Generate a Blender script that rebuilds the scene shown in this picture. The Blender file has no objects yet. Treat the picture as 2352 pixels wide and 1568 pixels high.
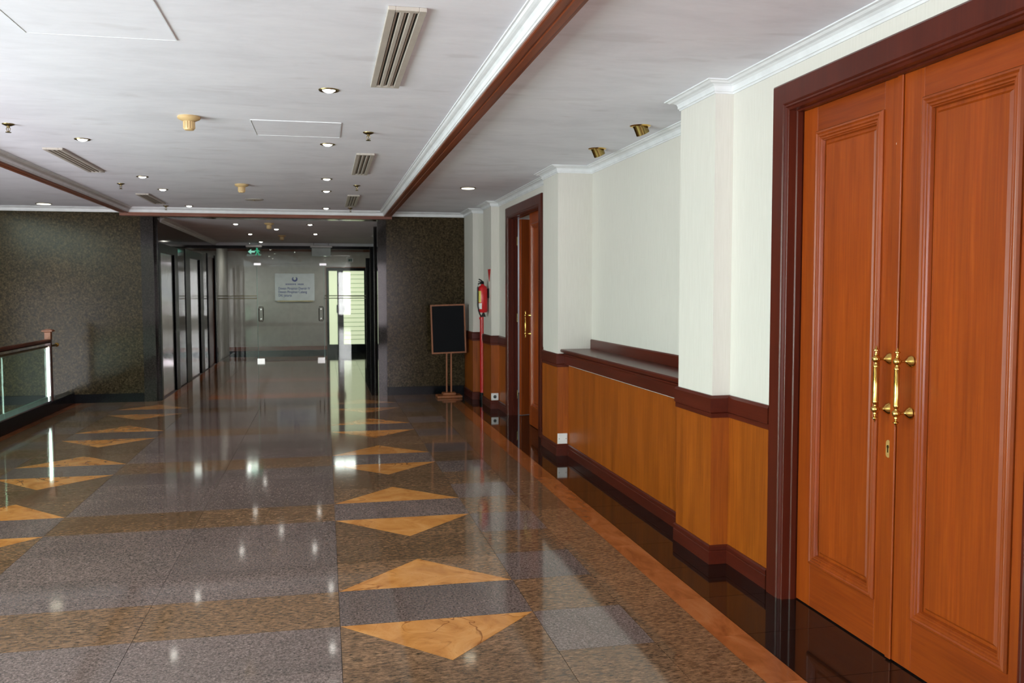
import bpy, bmesh, math, random
from mathutils import Matrix, Vector
random.seed(7)
S = bpy.context.scene
COL = S.collection

# ------------------------------------------------------------------ camera
cam_d = bpy.data.cameras.new('camera'); cam = bpy.data.objects.new('camera', cam_d); COL.objects.link(cam)
cam_d.sensor_width = 36.0; cam_d.lens = 2031.0/2352*36
cam_d.clip_start = 0.05; cam_d.clip_end = 200
PITCH, YAW, ROLL = math.radians(3.327), math.radians(11.967), math.radians(0.085)
cam.matrix_world = (Matrix.Translation((0, 0, 1.5)) @ Matrix.Rotation(-YAW, 4, 'Z') @
                    Matrix.Rotation(math.pi/2-PITCH, 4, 'X') @ Matrix.Rotation(-ROLL, 4, 'Z'))
cam_d.dof.use_dof = True; cam_d.dof.focus_distance = 3.9; cam_d.dof.aperture_fstop = 6.3
S.camera = cam

# ------------------------------------------------------------------ world and daylight
W = bpy.data.worlds.new('world'); S.world = W; W.use_nodes = True
W.node_tree.nodes['Background'].inputs[0].default_value = (0.80, 0.90, 1.0, 1)
W.node_tree.nodes['Background'].inputs[1].default_value = 1.2

def area(name, loc, rot, sx, sy, power, col):
    d = bpy.data.lights.new(name, 'AREA'); d.shape = 'RECTANGLE'; d.size = sx; d.size_y = sy
    d.energy = power; d.color = col
    o = bpy.data.objects.new(name, d); COL.objects.link(o); o.location = loc; o.rotation_euler = rot
    return o
# daylight outside the glazed wall of the atrium (left) and outside the window behind the camera, plus one added ceiling fill
area('daylight_courtyard', (-6.55, 0.9, -0.6), (0, -math.pi/2-0.30, 0), 4.6, 8.6, 1450, (0.975, 0.965, 1.0))
area('ceiling_fill', (1.35, -5.0, -0.5), (math.pi/2+0.55, 0, 0), 1.8, 1.6, 520, (1.0, 0.95, 1.0))  # added lamp aimed up through the rear window to brighten the near ceiling
area('daylight_sky', (-6.45, 0.9, 4.1), (0, -math.pi/2, 0), 3.4, 8.6, 1500, (0.83, 1.0, 0.85))
area('daylight_back', (1.35, -4.0, 1.35), (math.pi/2, 0, 0), 1.5, 2.0, 170, (1.0, 0.86, 0.92))
area('meeting_room_light', (3.6, 11.6, 2.55), (0, 0, 0), 1.0, 1.0, 14, (0.85, 0.93, 1.0))

S.view_settings.view_transform = 'Standard'; S.view_settings.look = 'None'
S.view_settings.gamma = 1.0; S.view_settings.use_curve_mapping = False
S.view_settings.exposure = 0.32

# ------------------------------------------------------------------ materials
def new_mat(name):
    m = bpy.data.materials.new(name); m.use_nodes = True
    nt = m.node_tree; b = nt.nodes['Principled BSDF']
    return m, nt, b
def N(nt, kind, **kw):
    n = nt.nodes.new(kind)
    for k, v in kw.items():
        if k in n.inputs: n.inputs[k].default_value = v
        else: setattr(n, k, v)
    return n
def pos(nt, scale, rnd=False):
    g = N(nt, 'ShaderNodeNewGeometry'); m = N(nt, 'ShaderNodeMapping'); m.inputs['Scale'].default_value = scale
    nt.links.new(g.outputs['Position'], m.inputs['Vector'])
    if rnd:
        oi = N(nt, 'ShaderNodeObjectInfo'); mu = N(nt, 'ShaderNodeMath', operation='MULTIPLY'); mu.inputs[1].default_value = 37.0
        nt.links.new(oi.outputs['Random'], mu.inputs[0]); nt.links.new(mu.outputs[0], m.inputs['Location'])
    return m.outputs[0]
def ramp(nt, fac, stops, interp='LINEAR'):
    r = N(nt, 'ShaderNodeValToRGB'); r.color_ramp.interpolation = interp
    e = r.color_ramp.elements
    while len(e) < len(stops): e.new(0.5)
    for i, (p, c) in enumerate(stops):
        e[i].position = p; e[i].color = (*c, 1)
    nt.links.new(fac, r.inputs[0]); return r.outputs[0]
def noise(nt, vec, scale=5, detail=4, rough=0.55, dist=0.0):
    n = N(nt, 'ShaderNodeTexNoise'); n.inputs['Scale'].default_value = scale; n.inputs['Detail'].default_value = detail
    n.inputs['Roughness'].default_value = rough; n.inputs['Distortion'].default_value = dist
    nt.links.new(vec, n.inputs['Vector']); return n.outputs['Fac']
def mix(nt, fac, a, b, mode='MIX'):
    m = N(nt, 'ShaderNodeMix', data_type='RGBA', blend_type=mode)
    if isinstance(fac, float): m.inputs[0].default_value = fac
    else: nt.links.new(fac, m.inputs[0])
    for i, v in ((6, a), (7, b)):
        if isinstance(v, tuple): m.inputs[i].default_value = (*v, 1)
        else: nt.links.new(v, m.inputs[i])
    return m.outputs[2]
def bump(nt, b, h, strength=0.2, dist=0.002):
    n = N(nt, 'ShaderNodeBump'); n.inputs['Strength'].default_value = strength; n.inputs['Distance'].default_value = dist
    nt.links.new(h, n.inputs['Height']); nt.links.new(n.outputs[0], b.inputs['Normal'])

def plain(name, col, rough=0.5, metal=0.0, ior=1.5, coat=0.0):
    m, nt, b = new_mat(name)
    v = pos(nt, (1, 1, 1)); f = noise(nt, v, 9, 3)
    c = ramp(nt, f, [(0.3, tuple(x*0.93 for x in col)), (0.7, tuple(min(1, x*1.05) for x in col))])
    nt.links.new(c, b.inputs['Base Color'])
    b.inputs['Roughness'].default_value = rough; b.inputs['Metallic'].default_value = metal; b.inputs['IOR'].default_value = ior
    b.inputs['Coat Weight'].default_value = coat
    return m
def emit(name, col, strength):
    m, nt, b = new_mat(name)
    b.inputs['Base Color'].default_value = (*col, 1)
    b.inputs['Emission Color'].default_value = (*col, 1); b.inputs['Emission Strength'].default_value = strength
    return m
def wood(name, dark, mid, light, axis='z', rough=0.28, ior=1.5):
    m, nt, b = new_mat(name)
    sc = {'z': (26, 26, 0.9), 'y': (26, 0.9, 26), 'x': (0.9, 26, 26)}[axis]
    f1 = noise(nt, pos(nt, sc), 3.0, 6, 0.6, 0.4)
    sc2 = {'z': (4, 4, 0.5), 'y': (4, 0.5, 4), 'x': (0.5, 4, 4)}[axis]
    f2 = noise(nt, pos(nt, sc2), 2.0, 3, 0.5, 0.3)
    c1 = ramp(nt, f1, [(0.25, dark), (0.5, mid), (0.78, light)])
    c2 = ramp(nt, f2, [(0.25, (0.72, 0.70, 0.66)), (0.72, (1.08, 1.08, 1.08))])
    nt.links.new(mix(nt, 1.0, c1, c2, 'MULTIPLY'), b.inputs['Base Color'])
    b.inputs['Roughness'].default_value = rough; b.inputs['IOR'].default_value = ior
    bump(nt, b, f1, 0.05, 0.001)
    return m
def granite(name, cols, scale, stretch=(1, 1, 1), rough=0.1, vary=0.16, rnd=True, patch=0.5):
    m, nt, b = new_mat(name)
    v = pos(nt, stretch, rnd)
    f = noise(nt, v, scale, 8, 0.78, 0.15)
    vo = N(nt, 'ShaderNodeTexVoronoi'); vo.inputs['Scale'].default_value = scale*1.9; nt.links.new(v, vo.inputs['Vector'])
    c = ramp(nt, f, cols)
    sp = ramp(nt, vo.outputs['Color'], [(0.15, (0.55, 0.55, 0.55)), (0.5, (1, 1, 1)), (0.95, (1.5, 1.45, 1.45))])
    c = mix(nt, 0.7, c, sp, 'MULTIPLY')
    lf = noise(nt, v, 1.7, 3)
    c = mix(nt, patch, c, ramp(nt, lf, [(0.3, (0.72, 0.74, 0.74)), (0.7, (1.22, 1.18, 1.18))]), 'MULTIPLY')
    if rnd:
        oi = N(nt, 'ShaderNodeObjectInfo')
        c = mix(nt, 1.0, c, ramp(nt, oi.outputs['Random'], [(0, (1-vary,)*3), (1, (1+vary,)*3)]), 'MULTIPLY')
    nt.links.new(c, b.inputs['Base Color'])
    b.inputs['Roughness'].default_value = rough
    return m
def thin_glass(name, tint, refl=0.06, edge=0.35):
    m = bpy.data.materials.new(name); m.use_nodes = True; nt = m.node_tree; nt.nodes.clear()
    out = N(nt, 'ShaderNodeOutputMaterial'); t = N(nt, 'ShaderNodeBsdfTransparent'); g = N(nt, 'ShaderNodeBsdfGlossy')
    t.inputs[0].default_value = (*tint, 1); g.inputs['Roughness'].default_value = 0.02; g.inputs[0].default_value = (0.9, 1, 0.95, 1)
    lw = N(nt, 'ShaderNodeLayerWeight'); lw.inputs[0].default_value = 0.2
    mr = N(nt, 'ShaderNodeMapRange'); mr.inputs[3].default_value = refl; mr.inputs[4].default_value = edge
    nt.links.new(lw.outputs['Facing'], mr.inputs[0])
    mx = N(nt, 'ShaderNodeMixShader'); nt.links.new(mr.outputs[0], mx.inputs[0]); nt.links.new(t.outputs[0], mx.inputs[1]); nt.links.new(g.outputs[0], mx.inputs[2])
    nt.links.new(mx.outputs[0], out.inputs[0]); return m

M = {}
M['door'] = wood('door_veneer', (0.235, 0.035, 0.0028), (0.295, 0.050, 0.0036), (0.355, 0.071, 0.005), 'z', 0.36, 1.42)
M['door_rail'] = wood('door_rail_veneer', (0.20, 0.029, 0.0026), (0.25, 0.041, 0.0033), (0.30, 0.056, 0.0045), 'y', 0.36, 1.42)
M['mould'] = wood('door_moulding', (0.265, 0.047, 0.006), (0.285, 0.052, 0.007), (0.31, 0.058, 0.008), 'z', 0.25)
M['mahog'] = wood('mahogany_trim', (0.066, 0.0095, 0.0045), (0.078, 0.0115, 0.005), (0.092, 0.0145, 0.006), 'z', 0.28, 1.4)
M['mahog_h'] = wood('mahogany_rail', (0.066, 0.010, 0.0048), (0.080, 0.012, 0.0055), (0.095, 0.015, 0.0065), 'y', 0.28, 1.4)
M['beam'] = wood('beam_wood', (0.12, 0.025, 0.008), (0.19, 0.042, 0.012), (0.27, 0.065, 0.02), 'y', 0.35)
M['beam_x'] = wood('beam_wood_cross', (0.12, 0.025, 0.008), (0.19, 0.042, 0.012), (0.27, 0.065, 0.02), 'x', 0.35)
M['panel'] = wood('wainscot_veneer', (0.225, 0.046, 0.003), (0.315, 0.073, 0.0045), (0.40, 0.104, 0.007), 'z', 0.38, 1.42)
M['frame_wood'] = wood('light_frame_wood', (0.20, 0.06, 0.02), (0.30, 0.10, 0.035), (0.38, 0.14, 0.05), 'z', 0.4)
M['grey'] = granite('grey_granite', [(0.30, (0.028, 0.022, 0.022)), (0.45, (0.118, 0.088, 0.080)), (0.58, (0.205, 0.156, 0.142)), (0.75, (0.37, 0.29, 0.265))], 85, (1, 1, 1), 0.07)
M['brown'] = granite('brown_granite', [(0.34, (0.035, 0.025, 0.016)), (0.44, (0.12, 0.072, 0.040)), (0.56, (0.22, 0.128, 0.072)), (0.76, (0.36, 0.215, 0.13))], 62, (0.5, 1.2, 1), 0.07)
M['black'] = granite('black_granite', [(0.3, (0.004, 0.003, 0.003)), (0.5, (0.009, 0.007, 0.006)), (0.75, (0.016, 0.012, 0.011))], 60, (1, 1, 1), 0.05, 0.2)
M['kerb'] = granite('black_kerb_stone', [(0.3, (0.003, 0.003, 0.004)), (0.5, (0.006, 0.007, 0.009)), (0.75, (0.011, 0.012, 0.016))], 60, (1, 1, 1), 0.2, rnd=False)
M['kerb'].node_tree.nodes['Principled BSDF'].inputs['IOR'].default_value = 1.2
M['wallgran'] = granite('brown_wall_granite', [(0.32, (0.008, 0.006, 0.003)), (0.46, (0.030, 0.021, 0.010)), (0.58, (0.070, 0.050, 0.025)), (0.76, (0.16, 0.118, 0.066))], 42, (1, 1, 1), 0.16, rnd=False, patch=0.35)
M['wallgran'].node_tree.nodes['Principled BSDF'].inputs['IOR'].default_value = 1.2
M['polish'] = granite('polished_dark_granite', [(0.3, (0.010, 0.009, 0.009)), (0.5, (0.028, 0.024, 0.022)), (0.75, (0.06, 0.05, 0.047))], 60, (1, 1, 1), 0.06, rnd=False)
M['polish'].node_tree.nodes['Principled BSDF'].inputs['IOR'].default_value = 1.2
# orange marble with veins
def marble(name):
    m, nt, b = new_mat(name)
    v = pos(nt, (1, 1, 1), True)
    f = noise(nt, v, 5.0, 6, 0.6, 1.2)
    c = ramp(nt, f, [(0.25, (0.36, 0.135, 0.030)), (0.5, (0.54, 0.235, 0.065)), (0.75, (0.66, 0.33, 0.115))])
    wv = N(nt, 'ShaderNodeTexNoise'); wv.inputs['Scale'].default_value = 2.2; wv.inputs['Detail'].default_value = 3; wv.inputs['Distortion'].default_value = 2.0
    nt.links.new(v, wv.inputs['Vector'])
    vein = ramp(nt, wv.outputs['Fac'], [(0.485, (0, 0, 0)), (0.499, (1, 1, 1)), (0.513, (0, 0, 0))])
    fl = noise(nt, v, 60, 4, 0.6)
    c = mix(nt, ramp(nt, fl, [(0.64, (0, 0, 0)), (0.72, (0.5, 0.5, 0.5))]), c, (0.20, 0.07, 0.015))
    sw = noise(nt, v, 1.3, 2)
    vm = mix(nt, 1.0, vein, ramp(nt, sw, [(0.36, (0, 0, 0)), (0.5, (0.9, 0.9, 0.9))]), 'MULTIPLY')
    c = mix(nt, vm, c, (0.17, 0.05, 0.010))
    nt.links.new(c, b.inputs['Base Color']); b.inputs['Roughness'].default_value = 0.07
    return m
M['marble'] = marble('orange_marble')
def border_marble():
    m, nt, b = new_mat('terracotta_marble')
    v = pos(nt, (3.0, 1.2, 1), True); f = noise(nt, v, 3.0, 6, 0.6, 0.8)
    c = ramp(nt, f, [(0.25, (0.19, 0.052, 0.014)), (0.5, (0.32, 0.098, 0.030)), (0.75, (0.40, 0.15, 0.055))])
    nt.links.new(c, b.inputs['Base Color']); b.inputs['Roughness'].default_value = 0.07; return m
M['border'] = border_marble()
def ceiling_mat():
    m, nt, b = new_mat('ceiling_paint')
    f = noise(nt, pos(nt, (1, 1.6, 1)), 1.6, 5, 0.6, 0.5)
    g = noise(nt, pos(nt, (1, 2.5, 1)), 2.4, 3, 0.5, 0.3)
    c = ramp(nt, f, [(0.3, (0.71, 0.715, 0.785)), (0.5, (0.775, 0.78, 0.855)), (0.75, (0.82, 0.825, 0.895))])
    c = mix(nt, ramp(nt, g, [(0.60, (0, 0, 0)), (0.70, (0.45, 0.45, 0.45))]), c, (0.62, 0.61, 0.66))
    h = noise(nt, pos(nt, (3, 9, 1)), 2.0, 6, 0.7)
    c = mix(nt, 0.4, c, ramp(nt, h, [(0.35, (0.93, 0.93, 0.93)), (0.65, (1.04, 1.04, 1.04))]), 'MULTIPLY')
    nt.links.new(c, b.inputs['Base Color']); b.inputs['Roughness'].default_value = 0.75
    bump(nt, b, noise(nt, pos(nt, (1, 1, 1)), 40, 3), 0.06, 0.003); return m
M['ceil'] = ceiling_mat()
def wallpaper():
    m, nt, b = new_mat('cream_wallpaper')
    f = noise(nt, pos(nt, (60, 60, 3)), 2.0, 4, 0.6); g = noise(nt, pos(nt, (1, 1, 1)), 1.2, 2)
    c = ramp(nt, f, [(0.25, (0.635, 0.610, 0.570)), (0.75, (0.70, 0.678, 0.64))])
    c = mix(nt, 0.5, c, ramp(nt, g, [(0.3, (0.95, 0.96, 0.95)), (0.7, (1.02, 1.01, 1.0))]), 'MULTIPLY')
    nt.links.new(c, b.inputs['Base Color']); b.inputs['Roughness'].default_value = 0.7
    bump(nt, b, f, 0.08, 0.001); return m
M['paper'] = wallpaper()
M['white'] = plain('white_gloss_paint', (0.77, 0.79, 0.82), 0.4)
M['beige_wall'] = plain('beige_wall', (0.46, 0.40, 0.365), 0.7)
M['brass'] = plain('polished_brass', (0.72, 0.47, 0.13), 0.16, 1.0)
M['eyebrass'] = plain('olive_brass', (0.36, 0.26, 0.09), 0.2, 1.0)
M['palebrass'] = plain('pale_brass_plate', (0.50, 0.30, 0.10), 0.45, 0.3)
M['oldbrass'] = plain('dark_brass', (0.22, 0.17, 0.08), 0.3, 1.0)
M['steel'] = plain('brushed_steel', (0.90, 0.89, 0.92), 0.14, 1.0)
M['chrome'] = plain('chrome', (0.8, 0.8, 0.82), 0.08, 1.0)
M['cream_metal'] = plain('cream_aluminium', (0.47, 0.43, 0.385), 0.45)
M['dark'] = plain('dark_gap', (0.012, 0.012, 0.012), 0.8)
M['joint'] = plain('tile_joint', (0.12, 0.10, 0.09), 0.7)
M['beige_plastic'] = plain('beige_plastic', (0.62, 0.44, 0.22), 0.4)
M['white_plastic'] = plain('white_plastic', (0.80, 0.80, 0.80), 0.35)
M['red'] = plain('red_paint', (0.56, 0.012, 0.016), 0.25)
M['black_paint'] = plain('black_paint', (0.006, 0.006, 0.008), 0.3, ior=1.22)
M['chalk'] = plain('black_board', (0.003, 0.004, 0.006), 0.6, ior=1.25)
M['black_rubber'] = plain('black_rubber', (0.012, 0.010, 0.010), 0.5)
M['label'] = plain('white_label', (0.75, 0.75, 0.72), 0.5)
M['yellow_label'] = plain('yellow_label', (0.7, 0.6, 0.12), 0.5)
M['sign_white'] = plain('white_acrylic', (0.62, 0.62, 0.66), 0.2)
M['blue'] = plain('blue_lettering', (0.03, 0.035, 0.28), 0.5)
M['green_mark'] = plain('green_mark', (0.03, 0.13, 0.09), 0.5)
M['olive'] = plain('olive_film', (0.33, 0.33, 0.20), 0.6)
M['bulb'] = emit('lamp_glow', (1.0, 0.97, 0.88), 14.0)
M['bulb_soft'] = emit('lamp_glow_warm', (1.0, 0.93, 0.72), 4.0)
M['louvre'] = emit('louvre_glow', (0.95, 1.0, 0.93), 8.0)
M['frost'] = emit('lit_frosted_glass', (0.80, 0.86, 0.58), 0.62)
M['green_glow'] = emit('exit_green_glow', (0.05, 0.50, 0.27), 0.4)
M['arrow_glow'] = emit('exit_arrow_glow', (0.25, 0.62, 0.48), 0.7)
M['glass'] = thin_glass('clear_glass', (0.94, 0.965, 0.95), 0.028, 0.26)
M['window_glass'] = thin_glass('window_glass', (0.96, 0.97, 0.96))
M['railglass'] = thin_glass('green_rail_glass', (0.84, 0.95, 0.88), 0.04, 0.22)
M['plate_glass'] = thin_glass('sign_plate_glass', (0.62, 0.72, 0.68), 0.15, 0.4)
M['glass_edge'] = plain('green_glass_edge', (0.35, 0.62, 0.52), 0.2)
M['film'] = plain('pale_sign_film', (0.62, 0.70, 0.69), 0.5)
M['beige_reflection'] = plain('beige_reflection', (0.40, 0.37, 0.27), 0.1)  # pale colour of the frosted door mirrored in the floor

# ------------------------------------------------------------------ builders
def link(name, me, mat, parent=None, loc=None, origin=None):
    me.name = name
    o = bpy.data.objects.new(name, me); COL.objects.link(o)
    if mat is not None and not me.materials: me.materials.append(M[mat] if isinstance(mat, str) else mat)
    if parent: o.parent = parent
    if loc: o.location = loc
    return o
class B:
    """collects geometry in world coordinates, links it as one mesh relative to its parent"""
    def __init__(s): s.v = []; s.f = []
    def box(s, x0, x1, y0, y1, z0, z1):
        n = len(s.v)
        s.v += [(x, y, z) for z in (z0, z1) for y in (y0, y1) for x in (x0, x1)]
        s.f += [[n+i for i in q] for q in ((0, 2, 3, 1), (4, 5, 7, 6), (0, 1, 5, 4), (2, 6, 7, 3), (0, 4, 6, 2), (1, 3, 7, 5))]
        return s
    def cbox(s, x0, x1, y0, y1, z0, z1, c=0.004):
        """box with chamfered edges"""
        n = len(s.v); bm = bmesh.new()
        bmesh.ops.create_cube(bm, size=1.0)
        for v in bm.verts:
            v.co = Vector(((x0+x1)/2+v.co.x*(x1-x0), (y0+y1)/2+v.co.y*(y1-y0), (z0+z1)/2+v.co.z*(z1-z0)))
        bmesh.ops.bevel(bm, geom=bm.edges[:], offset=c, segments=1, affect='EDGES')
        bm.verts.index_update()
        s.v += [tuple(v.co) for v in bm.verts]; s.f += [[n+v.index for v in f.verts] for f in bm.faces]; bm.free()
        return s
    def sweep(s, prof, path, closed=False):
        """profile (outward, z) swept along a plan path; outward is left of travel; mitred"""
        P = [Vector(p) for p in path]; n0 = len(s.v); k = len(prof); m = len(P)
        for i, p in enumerate(P):
            def nrm(a, b):
                d = (b-a).normalized(); return Vector((-d.y, d.x))
            n1 = nrm(P[i-1], p) if (i > 0 or closed) else None
            n2 = nrm(p, P[(i+1) % m]) if (i < m-1 or closed) else None
            if n1 is None: o = n2
            elif n2 is None: o = n1
            else: o = (n1+n2)/(1+n1.dot(n2))
            for a, z in prof: s.v.append((p.x+o.x*a, p.y+o.y*a, z))
        for i in range(m if closed else m-1):
            j = (i+1) % m
            for q in range(k-1):
                s.f.append([n0+i*k+q, n0+i*k+q+1, n0+j*k+q+1, n0+j*k+q])
        if not closed:
            s.f.append([n0+q for q in range(k)][::-1]); s.f.append([n0+(m-1)*k+q for q in range(k)])
        return s
    def rectsweep(s, prof, y0, y1, z0, z1, xp, closed=True):
        """moulding round a rectangle in a wall plane x = xp: profile (outward from the rectangle, protrusion towards -x)"""
        n0 = len(s.v); k = len(prof)
        cs = [(y0, z0, -1, -1), (y0, z1, -1, 1), (y1, z1, 1, 1), (y1, z0, 1, -1)]
        for (y, z, sy, sz) in cs:
            for a, d in prof:
                zz = z+sz*a if (closed or sz > 0) else z
                s.v.append((xp-d, y+sy*a, zz))
        for i in range(4 if closed else 3):
            j = (i+1) % 4
            for q in range(k-1):
                s.f.append([n0+i*k+q, n0+j*k+q, n0+j*k+q+1, n0+i*k+q+1])
        if not closed:
            s.f.append([n0+q for q in range(k)]); s.f.append([n0+3*k+q for q in range(k)][::-1])
        return s
    def lathe(s, prof, c, axis='z', seg=20, flip=1):
        """profile (radius, t along axis) about axis through c"""
        n0 = len(s.v); k = len(prof)
        for i in range(seg):
            a = 2*math.pi*i/seg; ca, sa = math.cos(a), math.sin(a)
            for r, t in prof:
                if axis == 'z': s.v.append((c[0]+r*ca, c[1]+r*sa, c[2]+t))
                elif axis == 'x': s.v.append((c[0]+t, c[1]+r*ca, c[2]+r*sa))
                else: s.v.append((c[0]+r*ca, c[1]+t, c[2]+r*sa))
        for i in range(seg):
            j = (i+1) % seg
            for q in range(k-1):
                s.f.append([n0+i*k+q, n0+j*k+q, n0+j*k+q+1, n0+i*k+q+1])
        s.f.append([n0+i*k for i in range(seg)][::-1]); s.f.append([n0+i*k+k-1 for i in range(seg)])
        return s
    def tube(s, pts, r, seg=10):
        n0 = len(s.v); P = [Vector(p) for p in pts]; m = len(P)
        for i, p in enumerate(P):
            d = (P[min(i+1, m-1)]-P[max(i-1, 0)]).normalized()
            u = d.cross(Vector((0, 0, 1)) if abs(d.z) < 0.9 else Vector((1, 0, 0))).normalized(); w = d.cross(u)
            for a in range(seg):
                t = 2*math.pi*a/seg; s.v.append(tuple(p+u*(r*math.cos(t))+w*(r*math.sin(t))))
        for i in range(m-1):
            for a in range(seg):
                b = (a+1) % seg
                s.f.append([n0+i*seg+a, n0+i*seg+b, n0+(i+1)*seg+b, n0+(i+1)*seg+a])
        s.f.append([n0+a for a in range(seg)][::-1]); s.f.append([n0+(m-1)*seg+a for a in range(seg)])
        return s
    def poly(s, pts, y0, y1):
        """xz outline extruded in y"""
        n = len(s.v); k = len(pts)
        s.v += [(x, y0, z) for x, z in pts]+[(x, y1, z) for x, z in pts]
        s.f.append(list(range(n, n+k))); s.f.append(list(range(n+k, n+2*k))[::-1])
        for i in range(k): j = (i+1) % k; s.f.append([n+i, n+k+i, n+k+j, n+j])
        return s
    def mesh(s, off=(0, 0, 0)):
        me = bpy.data.meshes.new('m'); me.from_pydata([(x-off[0], y-off[1], z-off[2]) for x, y, z in s.v], [], s.f)
        bm = bmesh.new(); bm.from_mesh(me); bmesh.ops.recalc_face_normals(bm, faces=bm.faces); bm.to_mesh(me); bm.free()
        return me
    def make(s, name, mat, parent=None, smooth=False, origin=None):
        off = Vector((0, 0, 0))
        p = parent
        while p: off += p.location; p = p.parent
        if origin and not parent: off = Vector(origin)
        o = link(name, s.mesh(off), mat, parent, origin if (origin and not parent) else None)
        if smooth:
            for f in o.data.polygons: f.use_smooth = True
            try: o.data.set_sharp_from_angle(angle=math.radians(38))
            except Exception: pass
        return o
def tag(o, label=None, cat=None, group=None, kind=None):
    if label: o['label'] = label
    if cat: o['category'] = cat
    if group: o['group'] = group
    if kind: o['kind'] = kind
    return o
def struct(o, label=None): return tag(o, label=label, kind='structure')
def empty(name, loc=(0, 0, 0), parent=None):
    o = bpy.data.objects.new(name, None); COL.objects.link(o); o.empty_display_size = 0.1; o.location = loc
    if parent: o.parent = parent
    return o
def copy_tree(o, parent=None, loc=None):
    c = o.copy(); COL.objects.link(c); c.parent = parent
    if loc: c.location = loc
    for ch in o.children: copy_tree(ch, c)
    return c

CZ = 2.605       # ceiling height
YF = 12.70       # granite end wall
XW = 2.158       # right wall, between pilasters
XP = 2.055       # pilaster faces
XR = 2.374       # recess wall above the ledge

# ------------------------------------------------------------------ floor
fl = struct(B().box(-3.40, 5.0, -3.6, 21.9, -0.30, -0.006).make('floor', 'joint'), 'polished granite floor laid with grey, brown and orange tiles')
TS = {}
def tile(name, mat, x0, x1, y0, y1):
    g = 0.0012; key = (name, mat, round(x1-x0, 4), round(y1-y0, 4))
    if key not in TS:
        w, d = (x1-x0)/2-g, (y1-y0)/2-g
        me = B().box(-w, w, -d, d, -0.006, 0).mesh(); me.materials.append(M[mat]); TS[key] = me
    o = bpy.data.objects.new(name, TS[key]); COL.objects.link(o); o.parent = fl; o.location = ((x0+x1)/2, (y0+y1)/2, 0)
def tri(name, mat, pts, key):
    cx = sum(p[0] for p in pts)/3; cy = sum(p[1] for p in pts)/3
    if key not in TS:
        c = Vector((cx, cy)); q = []
        for p in pts:
            v = Vector(p)-c; q.append(v*(1-0.0025/v.length))
        b = B(); b.v = [(p.x, p.y, -0.006) for p in q]+[(p.x, p.y, 0) for p in q]
        b.f = [[0, 1, 2], [3, 4, 5], [0, 1, 4, 3], [1, 2, 5, 4], [2, 0, 3, 5]]
        me = b.mesh(); me.materials.append(M[mat]); TS[key] = me
    o = bpy.data.objects.new(name, TS[key]); COL.objects.link(o); o.parent = fl; o.location = (cx, cy, 0)
RH = 0.46375; Y0 = 3.95
for k in range(-8, 19):
    a = Y0+RH*k; b = min(a+RH, YF) if k == 18 else a+RH; ph = k % 4
    for x0, x1 in ((-1.70, -0.825), (-0.825, 0.05)):
        if ph == 0: tile('brown_granite_tile', 'brown', x0, x1, a, b)
        else: tile('grey_granite_tile', 'grey', x0, x1, a, b)
    for x0, x1, sd in ((-2.585, -1.70, 0), (0.05, 0.935, 1)):
        xm = (x0+x1)/2
        if ph == 0: tile('grey_granite_tile', 'grey', x0, x1, a, b)
        elif ph == 2 or k == 18: tile('brown_granite_tile', 'brown', x0, x1, a, b)
        else:
            yb, ya = (a, b) if ph == 1 else (b, a)
            tri('orange_marble_triangle', 'marble', [(x0, yb), (x1, yb), (xm, ya)], ('t', ph))
            tri('brown_granite_tile', 'brown', [(x0, yb), (xm, ya), (x0, ya)], ('l', ph))
            tri('brown_granite_tile', 'brown', [(x1, yb), (x1, ya), (xm, ya)], ('r', ph))
    c = 'brown' if ph in (0, 2) else 'grey'
    tile(c+'_granite_tile', c, 0.935, 1.36, a, b); tile(c+'_granite_tile', c, -3.01, -2.585, a, b)
    tile('brown_granite_tile', 'brown', 1.36, 1.635, a, b); tile('brown_granite_tile', 'brown', -3.19, -3.01, a, b)
    tile('terracotta_border_tile', 'border', 1.635, 1.79, a, b); tile('terracotta_border_tile', 'border', -3.27, -3.19, a, b)
    tile('black_border_tile', 'black', 1.79, 2.40, a, b)
y = YF
i = 0
while y < 19.3:                                   # lift lobby beyond the end wall
    d = RH*(2 if i % 3 else 1); c = 'brown' if i % 3 == 0 else 'grey'
    d = min(d, 19.4-y)
    tile('terracotta_border_tile' if i % 3 == 0 else c+'_granite_tile', 'brown' if i % 3 else 'border', -1.60, 0.20, y, y+d)
    tile('brown_granite_tile', 'brown', -2.02, -1.60, y, y+d); tile('brown_granite_tile', 'brown', 0.20, 0.64, y, y+d)
    tile('terracotta_border_tile', 'border', -2.18, -2.02, y, y+d)
    tile('reflection_tile' if y > 16.7 else 'black_border_tile', 'beige_reflection' if y > 16.7 else 'black', 0.64, 1.45, y, y+d)  # beyond the jambs, beige colour paints in the frosted door's reflection
    y += d; i += 1
for i in range(6): tile('black_border_tile', 'black', -2.16+i*0.60, -2.16+(i+1)*0.60, 19.42, 21.7)

# ------------------------------------------------------------------ ceiling
ce = struct(B().box(-4.5, 5.0, -3.6, YF+0.25, CZ, CZ+0.25).make('ceiling', 'ceil'), 'white painted plaster ceiling with faint patch marks')
struct(B().box(-2.5, 1.6, YF+0.25, 21.9, 2.50, 2.85).make('ceiling', 'ceil'), 'lower white ceiling of the lift lobby')

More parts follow.
